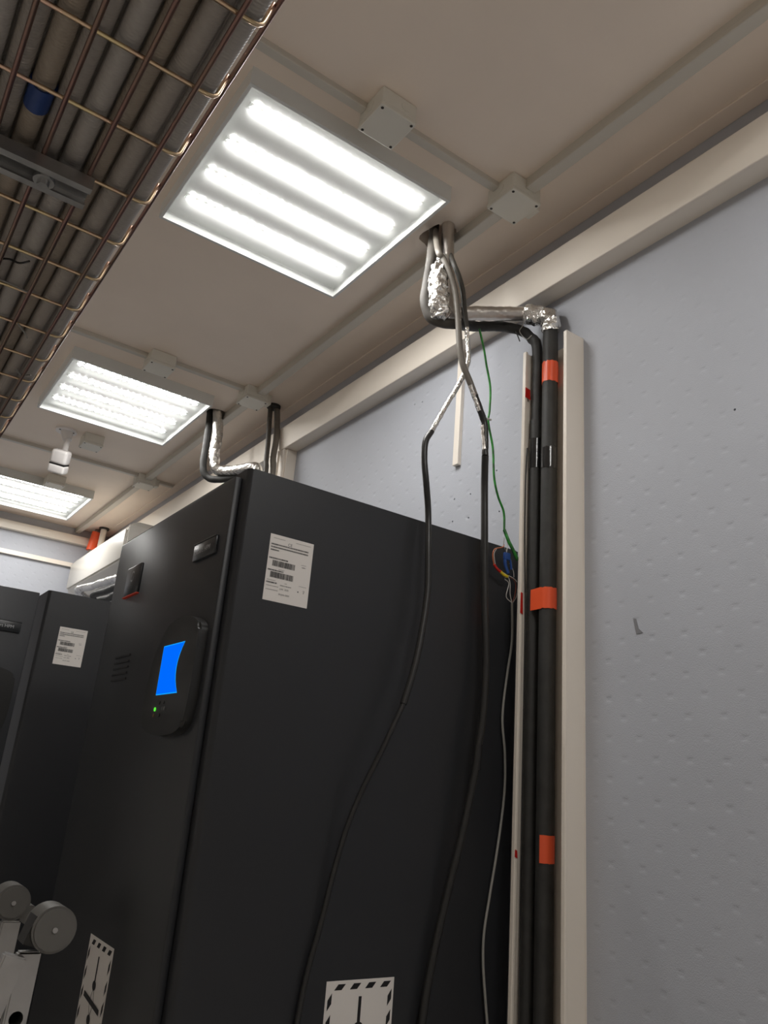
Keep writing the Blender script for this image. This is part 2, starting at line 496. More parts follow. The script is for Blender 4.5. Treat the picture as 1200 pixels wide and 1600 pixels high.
# ------------------------------------------------------------------ cooling cabinets
XF, XBK, HT = .62, 1.403, .617+HC
def flat_sign(root, M, cu, ctop, label):
    """white pictogram sheet with dashed border, top edge at ctop"""
    w, h = .160, .222
    bm = BM(); box(bm, cu-w/2, cu+w/2, ctop-h, ctop, 0, .0006)
    sh = part('pictogram_label', bm, M_paper, root, M=M); sh['label'] = label
    bm = BM(); W = .0010
    for i in range(4):
        u = cu-w/2+.018+i*.036
        rect2(bm, u, u+.017, ctop-.016, ctop-.006, W, skew=.009)
        rect2(bm, u, u+.017, ctop-h+.006, ctop-h+.016, W, skew=.009)
    for i in range(5):
        for s_ in (-1, 1):
            u = cu+s_*(w/2-.0095); v = ctop-.046-i*.036
            bm.faces.new([bm.verts.new(p_) for p_ in ((u-.0045, v-.004, W), (u+.0045, v+.008, W), (u+.0045, v+.026, W), (u-.0045, v+.014, W))])
    cv = ctop-h/2
    for s_ in (-1, 1):
        rect2(bm, cu-.0035, cu+.0035, cv+s_*.052-.030, cv+s_*.052+.030, W)
        n = 14
        bm.faces.new([bm.verts.new((cu+.011*cos(2*pi*k/n), cv+s_*.030+.009*sin(2*pi*k/n), W+.0002)) for k in range(n)])
    for s_ in (-1, 1):
        for v0, v1 in ((.028, .0), (.0, -.028)):
            u0 = 0 if v0 > 0 else s_*.013; u1 = s_*.013 if v0 > 0 else 0
            bm.faces.new([bm.verts.new(p_) for p_ in ((cu+u0-.001, cv+v0, W), (cu+u0+.001, cv+v0, W), (cu+u1+.001, cv+v1, W), (cu+u1-.001, cv+v1, W))])
    bm.faces.new([bm.verts.new(p_) for p_ in ((cu-.054, cv+.011, W+.0004), (cu-.054, cv+.001, W+.0004), (cu+.054, cv-.011, W+.0004), (cu+.054, cv-.001, W+.0004))])
    part('pictogram', bm, M_ink, sh, M=M)

def rating_label(root, M, u0, v1):
    w, h = .105, .142
    bm = BM(); box(bm, u0, u0+w, v1-h, v1, 0, .0005)
    sh = part('rating_label', bm, M_paper, root, M=M); sh['label'] = 'white rating label with barcodes'
    rnd = random.Random(5)
    W = .0008
    soft = BM(); ink = BM()
    def line(v, a, b, hh, bm_):
        u = a
        while u < b:
            l = rnd.uniform(.0012, .0026)
            rect2(bm_, u0+u, u0+min(u+l, b), v1-v-hh, v1-v, W); u += l+rnd.uniform(.0005, .0011)
    line(.0075, .008, .036, .0010, soft); line(.0075, .062, .098, .0010, soft)
    line(.0200, .004, .094, .0030, ink); line(.0262, .004, .094, .0030, ink); line(.0325, .004, .024, .0028, ink)
    line(.050, .003, .048, .0030, ink); line(.052, .080, .092, .001, soft); line(.0565, .082, .091, .0022, soft)
    line(.0755, .003, .040, .0030, ink); line(.073, .028, .042, .001, soft)
    line(.0980, .004, .024, .001, soft); line(.1020, .003, .028, .0030, ink); line(.100, .046, .052, .001, soft)
    line(.1100, .004, .032, .0012, soft); line(.118, .004, .032, .0012, soft); line(.0985, .080, .098, .001, soft)
    line(.1100, .078, .081, .003, ink); line(.1100, .092, .094, .003, ink); line(.1050, .036, .062, .0018, soft)
    for (v, a, n) in ((.0555, .012, 54), (.0800, .010, 50)):
        u = a
        for k in range(n):
            l = rnd.choice((.0004, .0004, .0008, .0012))
            rect2(ink, u0+u, u0+u+l, v1-v-.0125, v1-v, W); u += l+rnd.choice((.0003, .0005, .0006))
            if u > .064: break
    for s_, sz, u, v in (('CE', .0085, .043, .0185), ('JUN  2020', .0048, .036, .1150), ('30-JUN-2020', .0048, .034, .1265), ('TK', .0042, .090, .1095)):
        tb = text_bm(s_, sz)
        tb.transform(Matrix.Translation((u0+u, v1-v, W)))
        me = bpy.data.meshes.new('tmp'); tb.to_mesh(me); tb.free(); ink.from_mesh(me); bpy.data.meshes.remove(me)
    part('label_print', ink, M_ink, sh, M=M)['kind'] = 'stuff'
    part('label_fine_print', soft, M_ink_soft, sh, M=M)['kind'] = 'stuff'

def slab(u0, u1, v0, v1, w0, w1, bev):
    return box(BM(), u0, u1, v0, v1, w0, w1, bev)

def rounded_poly(pts, n=6, r=.2):
    """chaikin smoothing of a closed polygon"""
    P = [Vector(p_) for p_ in pts]
    for _ in range(3):
        Q = []
        for i in range(len(P)):
            a, b = P[i], P[(i+1) % len(P)]
            Q += [a.lerp(b, .25), a.lerp(b, .75)]
        P = Q
    return [(p_.x, p_.y) for p_ in P]

def make_cabinet(y0, label, door_M, sign=True, lit=True):
    wid = .812
    t = thing('cooling_cabinet', label, 'cooling cabinet', (XF, y0, 0), 'black precision cooling cabinets')
    bm = BM(); box(bm, XF, XBK, y0, y0+wid, .03, HT)
    es = [e for e in bm.edges if all(abs(v.co.x-XF) < 1e-6 for v in e.verts) and abs(e.verts[0].co.z-e.verts[1].co.z) > .5]
    bmesh.ops.bevel(bm, geom=es, offset=.016, segments=5, affect='EDGES', profile=.5)
    es = [e for e in bm.edges if e.calc_length() > .3 and all(abs(v.co.z-HT) < 1e-6 for v in e.verts)]
    bmesh.ops.bevel(bm, geom=es, offset=.003, segments=2, affect='EDGES')
    part('body', bm, M_black, t, smooth=40)
    part('plinth', box(BM(), XF+.03, XBK-.02, y0+.02, y0+wid-.02, 0, .032), M_gap, t)
    # door in sheet coordinates: u = 0 at the hinge edge, negative towards the handle edge
    D = door_M
    dw, dz0, dz1 = .765, .06, .600+HC
    bm = slab(-dw, 0, dz0, dz1, .000, .016, .004)
    d = part('door', bm, M_door, t, smooth=40, M=D)
    bm = BM()
    for i in range(5):
        v = .202+HC+i*.0145
        b2 = BM(); box(b2, -.615, -.497, v, v+.0045, .0155, .0180)
        me = bpy.data.meshes.new('tmp'); b2.to_mesh(me); b2.free(); bm.from_mesh(me); bpy.data.meshes.remove(me)
    part('vent_louvre', bm, M_door, d, M=D)
    # nameplate
    npb = slab(-.160, -.040, .436+HC, .476+HC, .016, .023, .003)
    npl = part('nameplate', npb, M_plate, t, smooth=40, M=D)
    part('nameplate_edge', slab(-.160, -.040, .474+HC, .477+HC, .017, .0245, .0008), M_plate, npl, M=D)
    tb = text_bm('Liebert HPM', .0165); tb.transform(Matrix.Translation((-.150, .450+HC, .0234)))
    part('lettering', tb, M_grey_print, npl, M=D)
    # maker's badge
    bd = part('badge', slab(-.632, -.520, .422+HC, .504+HC, .016, .024, .003), M_plate, t, smooth=40, M=D)
    bm = BM()
    n = 40
    for a0, rr, w_ in ((0.6, .014, .0045), (3.74, .014, .0045)):
        pr = None
        for k in range(n//2+1):
            a = a0+k*(2.5/(n//2)); r1 = rr-.0035*k/(n/2); ww = w_*(1-.8*k/(n/2))
            c_, s_ = cos(a), sin(a)
            cur = (bm.verts.new((-.576+r1*c_, .474+HC+r1*s_*1.15, .0243)), bm.verts.new((-.576+(r1-ww)*c_, .474+HC+(r1-ww)*s_*1.15, .0243)))
            if pr: bm.faces.new([pr[0], cur[0], cur[1], pr[1]])
            pr = cur
    part('logo', bm, M_grey_print, bd, M=D)
    tb = text_bm('VERTIV', .0165); tb.transform(Matrix.Translation((-.612, .439+HC, .0243)))
    part('lettering', tb, M_button, bd, M=D)
    part('red_bar', slab(-.632, -.52, .421+HC, .4245+HC, .0165, .0248, .0005), M_red_print, bd, M=D)
    # controller with screen
    op = rounded_poly([(-.276, .150), (-.266, .225), (-.235, .262), (-.205, .300), (-.110, .312), (-.026, .290), (-.020, .255), (-.021, .110), (-.045, .072), (-.150, .062), (-.255, .075), (-.282, .100)])
    bm = BM(); prism(bm, [(u, v+HC) for u, v in op], .016, .036, 'xyz')
    es = [e for e in bm.edges if all(abs(v.co.z-.036) < 1e-6 for v in e.verts)]
    bmesh.ops.bevel(bm, geom=es, offset=.006, segments=3, affect='EDGES')
    ct = part('controller', bm, M_ctrl, t, smooth=50, M=D); ct['label'] = 'black controller with lit blue screen' if lit else 'black controller with dark screen'
    def scr(gr, w_):
        L_ = [(-.203-gr, .250+gr), (-.203-gr, .150-gr)]
        R_ = [(-.087+gr-.026*(1-((k/8)*2-1)**2), .150-gr+(.100+2*gr)*k/8) for k in range(9)]
        b_ = BM(); prism(b_, [(u, v+HC) for u, v in L_+R_], .036, w_, 'xyz'); return b_
    part('screen_border', scr(.0022, .0364), M_screen_edge if lit else M_plate, ct, M=D)
    part('screen', scr(0, .0368), M_screen if lit else M_plate, ct, M=D)
    for (u, v, mm) in ((-.195, .1185, M_led_green if lit else M_ctrl), (-.197, .106, M_led_amber), (-.174, .1315, M_ctrl), (-.150, .1315, M_ctrl), (-.152, .119, M_button), (-.140, .119, M_button), (-.165, .106, M_ctrl)):
        bm = BM(); disc(bm, (u, v+HC, .0355), (0, 0, 1), .0042, .0022, 12)
        part('indicator' if mm in (M_led_green, M_led_amber) else 'button', bm, mm, ct, M=D)
    if sign:
        flat_sign(t, D @ Matrix.Translation((0, 0, .0162)), -.331, -.341+HC, 'white pictogram label on the door')
    side = sheet_frame((0, y0-.0001, 0), (1, 0, 0), (0, -1, 0))
    rating_label(t, side, XF+.069, .487+HC)
    if sign:
        flat_sign(t, side, 1.009, -.356+HC, 'white pictogram label on the side panel')
    return t
Y1, Y2 = 1.45, 3.19
make_cabinet(Y1, 'tall black cooling cabinet with lit blue screen beside the hanging cables', sheet_frame((XF, Y1+.028, 0), (0, -1, 0), (-1, 0, 0)))
make_cabinet(Y2, 'tall black cooling cabinet with its door swung open, below the air conditioner', sheet_frame((XF-.028, Y2+.018, 0), (1, 0, 0), (0, -1, 0)), sign=False, lit=False)

# ------------------------------------------------------------------ wall air conditioner
AY0, AY1 = 4.37, 5.56
t = thing('air_conditioner', 'white split air conditioner on the right wall above the farther black cabinet', 'air conditioner', (1.30, (AY0+AY1)/2, 1.02+HC))
bm = BM()
prof = [(XW, 1.325), (1.25, 1.325), (1.215, 1.312), (1.195, 1.285), (1.19, 1.24), (1.190, 1.112), (1.205, 1.078), (1.24, 1.045), (1.30, 1.022), (XW, 1.015)]
prism(bm, [(x, z+HC) for x, z in prof], AY0, AY1, 'xzy')
part('casing', bm, M_ac, t, smooth=35)
bm = BM(); box(bm, 1.182, 1.192, AY0+.012, AY1-.012, 1.100+HC, 1.272+HC, .004); part('front_panel', bm, M_ac, t, smooth=40)
bm = BM()
prism(bm, [(1.192, 1.088+HC), (1.202, 1.094+HC), (1.262, 1.034+HC), (1.252, 1.028+HC)], AY0+.06, AY1-.06, 'xzy'); part('air_flap', bm, M_ac_grey, t)
part('end_cap', box(BM(), 1.196, XW-.01, AY0-.006, AY0, 1.03+HC, 1.30+HC, .003), M_ac, t)

# ------------------------------------------------------------------ wire-mesh tray with conduits
ZT = .634+HC
TXR, TXL, TY0 = .169, -.231, .021
N_CROSS = 31
t = thing('cable_tray', 'zinc plated wire mesh cable tray hung under the ceiling, full of conduits', 'cable tray', ((TXL+TXR)/2, 1.5, ZT))
def cross_path():
    half = [(TXR+.0105, ZT+.036), (TXR+.0075, ZT+.020), (TXR+.0050, ZT+.0095), (TXR+.0035, ZT+.0050), (TXR+.0000, ZT+.0014), (TXR-.0055, ZT)]
    mid = (TXL+TXR)/2
    return [(x_, 0, z_) for x_, z_ in half]+[(2*mid-x_, 0, z_) for x_, z_ in half[::-1]]
bm = BM(); tube(bm, cross_path(), .0023, 8)
first = part('cross_wire', bm, M_zinc, t, smooth=60)
y_first = 1.5
for k in range(N_CROSS):
    c = first if k == 0 else first.copy()
    if k: COL.objects.link(c)
    c.location.y = (TY0+.1*k) - 0.0
    c.location.y -= 0
for o in [ch for ch in t.children]:
    pass
LY0, LY1 = TY0-.05, TY0+.1*(N_CROSS-1)+.05
bm = BM(); tube(bm, [(0, LY0, 0), (0, LY1, 0)], .0027, 8)
lw = part('long_wire', bm, M_zinc_red, t, smooth=60)
spots = [(TXR-.0185-.0495*i, ZT-.0048) for i in range(8)] + [(TXR+.0145, ZT+.035), (TXL-.0145, ZT+.035)]
base = lw.location.copy()
for i, (x, z) in enumerate(spots):
    c = lw if i == 0 else lw.copy()
    if i: COL.objects.link(c)
    c.location = base+Vector((x, 0, z))
rnd = random.Random(11)
def conduit(x, z, r, mm, lb='grey corrugated conduit lying in the lower layer of the wire mesh tray'):
    pts = []
    for k in range(9):
        y = LY0-.3+(LY1-LY0+.6)*k/8
        pts.append((x+rnd.uniform(-.0005, .0005), y, z+rnd.uniform(0, .0006)))
    bm = BM(); tube(bm, spline(pts, 8), r, 14)
    return tag(obj('corrugated_conduit', bm, mm, None, smooth=60), lb, 'conduit', 'corrugated conduits in the mesh tray')
PITCH_C, RC = .0262, .0122
for i in range(14):
    conduit(TXR-.0082-PITCH_C*i, ZT+.0050+RC, RC-.0002*(i % 3), M_corr[(2, 0, 1, 2, 0, 1, 0)[i % 7]],
            **({'lb': 'light grey conduit lying against the side wires of the mesh tray'} if i == 0 else {'lb': 'grey corrugated conduit running through the blue coupling sleeve'} if i == 5 else {}))
for i in range(13):
    conduit(TXR-.0082-PITCH_C*(i+.5), ZT+.0050+RC+.0232, RC-.0006, M_corr[i % 3], 'grey corrugated conduit resting on the lower conduits in the mesh tray')
# blue coupling sleeve on a conduit
q = at(60, 158, z=ZT+.012); q.x = TXR-.0082-PITCH_C*5
t = thing('conduit_coupler', 'blue plastic coupling sleeve on a conduit in the mesh tray', 'coupler', (q.x, q.y, ZT+.0050+RC))
bm = BM(); tube(bm, [(0, -.022, 0), (0, .012, 0)], .0131, 20); obj('sleeve', bm, M_blue_cap, t, smooth=50)
bm = BM(); tube(bm, [(0, -.024, 0), (0, -.019, 0)], .0137, 20); obj('collar', bm, M_blue_cap, t, smooth=50)
# strut channel under the tray, on threaded rods
def strut(y, x1, label):
    t = thing('strut_channel', label, 'strut channel', (x1-.2, y, ZT-.028))
    z0, z1 = ZT-.024, ZT-.0078
    x0 = -.40
    bm = BM()
    box(bm, x0, x1, y-.021, y-.0045, z1-.003, z1); box(bm, x0, x1, y+.0045, y+.021, z1-.003, z1)
    cuts = [x0]+[v_ for xx in (-.05, .030, .085) for v_ in (xx-.013, xx+.011)]+[x1]
    for ca, cb in zip(cuts[0::2], cuts[1::2]): box(bm, ca, cb, y-.0045, y+.0045, z1-.003, z1)
    box(bm, x0, x1, y-.021, y-.0185, z0, z1-.003); box(bm, x0, x1, y+.0185, y+.021, z0, z1-.003)
    box(bm, x0, x1, y-.0185, y-.011, z0, z0+.0025); box(bm, x0, x1, y+.011, y+.0185, z0, z0+.0025)
    part('channel', bm, M_strut, t)
    for xx in (.060, -.02):
        bm = BM(); disc(bm, (xx, y, z0-.002), (0, 0, 1), .0115, .0045, 20); part('washer', bm, M_strut, t, smooth=40)
        bm = BM(); disc(bm, (xx, y, z0-.008), (0, 0, 1), .0065, .006, 6); part('bolt_head', bm, M_strut, t)
    bm = BM(); tube(bm, [(-.33, y, z0-.01), (-.33, y, ZC)], .005, 10); part('threaded_rod', bm, M_strut, t, smooth=60)
    bm = BM(); tube(bm, [(-.27, y, z0-.01), (-.27, y, ZC)], .005, 10); part('threaded_rod', bm, M_strut, t, smooth=60)
strut(.828, .108, 'short slotted steel strut with a round bolt under the mesh tray')
strut(2.3, .17, 'slotted steel strut carrying the far end of the mesh tray')
# cable ties hanging in the tray
for pts, mm, lb in (([(0, 404), (15, 405), (30, 411), (46, 408)], M_cable, 'thin black cable tie end poking through the mesh tray'),
                    ([(0, 437), (20, 445), (40, 455), (52, 456)], M_thin, 'thin grey cable tie end poking through the mesh tray'),
                    ([(28, 505), (40, 522), (42, 528)], M_thin, 'short pale cable tie tail in the mesh tray'),
                    ([(24, 578), (35, 586), (48, 586)], M_thin, 'curled pale cable tie tail in the mesh tray')):
    bm = BM(); tube(bm, spline([at(px, py, z=ZT-.0035) for px, py in pts], 5), .0014, 6)
    tag(obj('cable_tie', bm, mm, None, smooth=60), lb, 'cable tie')

# ------------------------------------------------------------------ refrigerant pipes at the near ceiling hole
HX, HY = 1.155, 1.512
q0 = at(686, 371, z=ZC)
bm = BM()
hl = [(q0.x+.052*cos(a)*(1+.12*sin(3*a+1)), q0.y+.058*sin(a)*(1+.1*cos(5*a))) for a in [2*pi*k/24 for k in range(24)]]
prism(bm, hl, ZC-.02, ZC+.085, 'xyz')
ceiling = bpy.data.objects['ceiling']
carve(ceiling, bm)

PR = Vector((1.378, 1.318, 0)); PL = Vector((1.378, 1.366, 0))
zA = at(700, 489, y=HY).z
A0 = at(699, 352, z=ZC); A1 = at(700, 470, y=A0.y-.006)
A2 = at(712, 489, y=A0.y-.03); A3 = at(820, 491, x=1.345); A4 = at(849, 497, x=1.378)
pipe = thing('foil_pipe', 'foil wrapped pipe bending from the ceiling hole into the open wall trunking', 'pipe', (A0.x, A0.y, A2.z))
ra = .0185
pathA = [A0+Vector((0, 0, .08)), A0.lerp(A1, .35), A0.lerp(A1, .7), A1, A2, A2.lerp(A3, .3), A2.lerp(A3, .65), A3, A4]
sp = spline(pathA, 12)
cut = int(len(sp)*.22)
bm = BM(); tube(bm, sp[:cut+1], ra, 16); part('grey_upper_sleeve', bm, M_foil_dull, pipe, smooth=60)
bm = BM(); tube(bm, sp[cut:], ra*1.05, 22, crumple=.0016, cs=70); part('foil_sleeve', bm, M_foil_dull, pipe, smooth=60)
# bright crumpled wrap hanging in front of the vertical part
bw = [at(690, 405, y=A0.y-.03), at(686, 425, y=A0.y-.033), at(685, 450, y=A0.y-.035), at(686, 475, y=A0.y-.035), at(691, 492, y=A0.y-.035), at(694, 503, y=A0.y-.033)]
bm = BM(); tube(bm, spline(bw, 10), .026, 28, crumple=.007, cs=75, rf=lambda s: (.38+.62*min(1, s*4.0)) if s < .8 else max(.12, 1-(s-.8)*4.3))
part('crumpled_foil', bm, M_foil, pipe, smooth=45)
# elbow wrap
el = [A3.lerp(A4, .05), A4+Vector((-.004, 0, .004)), Vector((PR.x-.002, PR.y, A4.z-.022)), Vector((PR.x, PR.y, A4.z-.060))]
bm = BM(); tube(bm, spline(el, 12), .0275, 26, crumple=.007, cs=60, rf=lambda s: 1-.10*s); part('elbow_foil', bm, M_foil, pipe, smooth=45)
# black insulation running down inside the trunking
rr_ = .0205
bm = BM(); tube(bm, spline([(PR.x, PR.y, A4.z-.04), (PR.x, PR.y, 1.8), (PR.x, PR.y, .8), (PR.x, PR.y, .004)], 10), rr_, 20)
part('black_insulation', bm, M_foam, pipe, smooth=60)
def arc_tape(bm, c, r, z0, z1, a0, a1, seg=14, jag=.0):
    pr = None
    for k in range(seg+1):
        a = a0+(a1-a0)*k/seg
        p0 = bm.verts.new((c.x+r*cos(a), c.y+r*sin(a), z0+jag*noise.noise(Vector((a*4, z0*9, 0)))))
        p1 = bm.verts.new((c.x+r*cos(a), c.y+r*sin(a), z1+jag*noise.noise(Vector((a*4, z1*9, 3)))))
        if pr: bm.faces.new([pr[0], p0, p1, pr[1]])
        pr = (p0, p1)
    return bm
z0 = at(855, 602, x=PR.x).z; z1 = at(855, 571, x=PR.x).z
part('orange_tape', arc_tape(BM(), PR, rr_+.0010, z0, z1, pi*.62, pi*2.4, 28, .004), M_orange, pipe, smooth=80)
z0 = at(861, 1350, x=PR.x).z; z1 = at(861, 1306, x=PR.x).z
part('orange_tape', arc_tape(BM(), PR, rr_+.0010, z0, z1, pi*1.06, pi*1.72, 12, .001), M_orange, pipe, smooth=80)
z0 = at(855, 735, x=PR.x).z; z1 = at(855, 703, x=PR.x).z
part('glossy_tape', arc_tape(BM(), PR, rr_+.0008, z0, z1, 0, 2*pi, 28, .006), M_blacktape, pipe, smooth=80)
bm = BM(); disc(bm, (PR.x-.013, PR.y-.013, at(855, 712, x=PR.x).z), (0, 0, 1), .0022, .018, 8)

# second pipe: grey foam from the hole, looping below the foil pipe, black in the trunking
B = [at(678, 372, z=ZC)+Vector((0, 0, .08)), at(674, 400, y=A0.y+.01), at(668, 440, y=A0.y+.012), at(664, 470, y=A0.y+.008), at(672, 495, y=A0.y-.002), at(690, 504, y=A0.y-.022), at(710, 506, y=A0.y-.04)]
pb = thing('insulated_pipe', 'dark foam insulated pipe looping under the foil pipe into the open wall trunking', 'pipe', tuple(B[-1]))
rb = .0142
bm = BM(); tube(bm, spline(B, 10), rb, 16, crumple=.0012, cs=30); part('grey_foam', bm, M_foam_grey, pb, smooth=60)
C_ = [B[-1], at(740, 510, x=1.235), at(780, 510, x=1.305), at(812, 516, x=1.352), at(829, 527, x=1.374), Vector((PL.x, PL.y, at(832, 555, x=PL.x).z)), Vector((PL.x, PL.y, 2.3))]
bm = BM(); tube(bm, spline(C_, 10), rb*1.02, 16, crumple=.0016, cs=60); part('black_foam', bm, M_foam_dark, pb, smooth=60)
bm = BM(); tube(bm, spline([(PL.x, PL.y, 2.31), (PL.x, PL.y, 1.6), (PL.x, PL.y, .8), (PL.x, PL.y, .004)], 8), .0168, 18); part('black_insulation', bm, M_foam, pb, smooth=60)
z0 = at(832, 735, x=PL.x).z; z1 = at(832, 690, x=PL.x).z
part('glossy_tape', arc_tape(BM(), PL, .0175, z0, z1, 0, 2*pi, 24, .004), M_blacktape, pb, smooth=80)
# wire twisted round the bend
tw = [at(822, 490, x=1.335), at(817, 508, x=1.338), at(812, 518, x=1.34), at(822, 530, x=1.345), at(831, 524, x=1.352)]
bm = BM(); tube(bm, spline(tw, 6), .0013, 6); part('tie_wire', bm, M_thin, pb, smooth=60)
tw = [at(806, 518, x=1.335), at(809, 525, x=1.335), at(812, 533, x=1.335)]
bm = BM(); tube(bm, spline(tw, 5), .0018, 6); part('tie_wire', bm, M_cable, pb, smooth=60)
# wide orange tape across both pipes
z0 = at(850, 950, x=PR.x-.02).z; z1 = at(850, 917, x=PR.x-.02).z
bm = BM(); path = []
for k in range(10):
    a = pi*1.70-(pi*.72)*k/9
    path.append((PR.x+(rr_+.0016)*cos(a), PR.y+(rr_+.0016)*sin(a)))
path.append((PL.x-.0180, PL.y-.008))
pr = None
for k, (xx, yy) in enumerate(path):
    jz = .0035*noise.noise(Vector((k*.8, 0, 7)))
    cur = (bm.verts.new((xx, yy, z0+jz)), bm.verts.new((xx, yy, (z0+z1)/2)), bm.verts.new((xx, yy, z1-jz)))
    if pr:
        bm.faces.new([pr[0], cur[0], cur[1], pr[1]]); bm.faces.new([pr[1], cur[1], cur[2], pr[2]])
    pr = cur
part('orange_tape', bm, M_orange, pipe, smooth=60)
# scraps of red tape stuck on the left trunking wall
for (pa, pb_, lb) in ((614, 630, 'small red tape scrap on the trunking edge below the upper orange tape'), (928, 962, 'narrow red tape scrap on the trunking edge beside the wide orange tape'), (1328, 1342, 'tiny red tape scrap on the trunking edge near the lowest orange tape')):
    zz0 = at(815, pb_, x=1.36).z; zz1 = at(815, pa, x=1.36).z
    bm = BM(); xe = 1.364 if pa == 614 else 1.3525
    prism(bm, [(1.3445, zz0+.003), (xe, zz0), (xe-.002, zz1-.002), (1.3450, zz1)], TR1-.0128, TR1-.0118, 'xzy')
    tag(obj('tape_scrap', bm, M_red), lb, 'tape')
# thin black wire inside the trunking, left of the pipes
bm = BM(); tube(bm, spline([at(824, 700, x=1.352), at(821, 760, x=1.352), at(820, 850, x=1.352), at(820, 1000, x=1.352), at(815, 1300, x=1.352), at(811, 1600, x=1.352)], 8), .0018, 6)
tag(obj('thin_black_wire', bm, M_cable, None, smooth=60), 'thin black wire running down inside the open trunking', 'wire')

# ------------------------------------------------------------------ the two crossing cables
def cable(name, label, segs):
    """segs: list of (points, radius, material, part name, crumple)"""
    a = segs[0][0][0]
    t = thing(name, label, 'cable', tuple(a))
    for pts, r, mm, nm, cr in segs:
        bm = BM(); tube(bm, spline(pts, 9), r, 12, crumple=cr, cs=110)
        part(nm, bm, mm, t, smooth=60)
    return t
yt = A0.y
def chain(lst): return [at(px, py, y=yy) for px, py, yy in lst]
up1 = chain([(677, 372, yt-.01), (684, 390, yt-.035), (693, 405, yt-.052), (703, 427, yt-.064), (711, 455, yt-.070), (715, 490, yt-.075), (717, 520, yt-.078), (719, 548, yt-.080), (724, 572, yt-.082), (733, 594, yt-.084), (742, 618, yt-.086)])
up1[0] = at(676, 375, z=ZC)+Vector((0, 0, .07))
md1 = chain([(742, 618, yt-.086), (750, 640, yt-.087), (757, 662, yt-.088), (758, 690, yt-.089), (758, 712, yt-.089)])
lo1 = chain([(758, 712, yt-.089), (757, 760, 1.424), (757, 830, 1.424), (757, 900, 1.422), (758, 960, 1.418), (759, 1040, 1.412), (754, 1120, 1.408), (747, 1165, 1.408)])
bt1 = chain([(747, 1165, 1.408), (743, 1200, 1.409), (725, 1290, 1.416), (703, 1380, 1.424), (684, 1460, 1.430), (668, 1540, 1.434), (658, 1610, 1.436), (640, 1750, 1.437)])
cable('black_cable', 'thick black cable with grey upper end hanging nearer the open trunking', [
    (up1, .0085, M_cable_grey, 'grey_sheath', 0), (md1, .0088, M_cable, 'taped_sheath', .0012), (lo1, .0094, M_cable, 'upper_run', 0), (bt1, .0088, M_cable, 'lower_run', 0)])
pt = chain([(735, 602, yt-.0955), (742, 622, yt-.0975), (749, 642, yt-.0985)])
c1 = bpy.data.objects['black_cable']
bm = BM(); tube(bm, spline(pt, 8), .0050, 12, crumple=.002, cs=120); part('foil_patch', bm, M_foil, c1, smooth=45)
pt = chain([(754, 664, yt-.0975), (755, 680, yt-.098), (757, 702, yt-.098)])
bm = BM(); tube(bm, spline(pt, 8), .0042, 12, crumple=.0025, cs=160); part('torn_foil_patch', bm, M_foil_dull, c1, smooth=45)
z0 = at(745, 1203, y=1.409); z1 = at(748, 1163, y=1.408)
bm = BM(); tube(bm, [z0, z1], .0096, 12); part('black_tape_joint', bm, M_ink, c1, smooth=60)
up2 = chain([(694, 362, yt+.01), (700, 385, yt+.0), (709, 412, yt-.036), (717, 432, yt-.050), (723, 455, yt-.058), (726, 485, yt-.062), (729, 512, yt-.064)])
up2[0] = at(690, 357, z=ZC)+Vector((0, 0, .07))
md2 = chain([(729, 512, yt-.064), (731, 540, yt-.066), (732, 562, yt-.068), (726, 582, yt-.07), (714, 606, yt-.074), (697, 634, yt-.078), (682, 660, yt-.082), (674, 674, yt-.084)])
lo2 = chain([(674, 674, yt-.084), (665, 690, yt-.086), (663, 718, yt-.088), (666, 755, yt-.089), (669, 800, 1.418), (669, 860, 1.410), (668, 920, 1.402), (661, 975, 1.396), (648, 1040, 1.390), (630, 1100, 1.388)])
bt2 = chain([(630, 1100, 1.388), (600, 1165, 1.392), (568, 1230, 1.403), (543, 1290, 1.416), (522, 1360, 1.430), (502, 1440, 1.437), (480, 1520, 1.440), (464, 1600, 1.441), (440, 1750, 1.441)])
cable('black_cable', 'thin black cable with foil wrapped bend curving over the cabinet side between label and pictogram', [
    (up2, .0072, M_cable_dark, 'grey_sheath', 0), (md2, .0066, M_foil, 'foil_wrap', .0016), (lo2, .0078, M_cable, 'upper_run', 0), (bt2, .0056, M_cable, 'lower_run', 0)])

# ------------------------------------------------------------------ green wire, thin grey cable and splice
gw = chain([(749, 514, 1.440), (756, 545, 1.437), (760, 570, 1.434), (766, 605, 1.432), (765, 640, 1.430), (763, 660, 1.428), (770, 700, 1.428), (772, 745, 1.428), (778, 775, 1.428), (787, 800, 1.428), (788, 828, 1.428)])
bm = BM(); tube(bm, spline(gw, 8), .0030, 8)
g = thing('earth_wire', 'green wire hanging from the foil pipe with its cut end at the trunking edge', 'wire', tuple(gw[0]))
part('wire', bm, M_green, g, smooth=60)
bm = BM(); tube(bm, spline(chain([(788, 828, 1.428), (795, 846, 1.420), (801, 858, 1.416), (809, 876, 1.412)]), 6), .0046, 10); part('cut_end', bm, M_green, g, smooth=60)
bm = BM(); tube(bm, chain([(757, 653, 1.418), (767, 656, 1.418)]), .0028, 8); part('white_tie', bm, M_wire_white, g, smooth=60)
tc_ = chain([(800, 941, 1.428), (800, 1000, 1.430), (793, 1050, 1.436), (787, 1095, 1.440), (785, 1130, 1.440), (789, 1180, 1.440), (788, 1240, 1.439), (778, 1320, 1.438), (765, 1400, 1.438), (756, 1460, 1.438), (755, 1510, 1.438), (759, 1570, 1.438), (762, 1620, 1.438), (765, 1760, 1.438)])
bm = BM(); tube(bm, spline(tc_, 8), .0030, 8)
s = thing('signal_cable', 'thin grey cable rising on the cabinet side to a splice of coloured wires', 'cable', tuple(tc_[0]))
part('sheath', bm, M_thin, s, smooth=60)
yy = 1.427
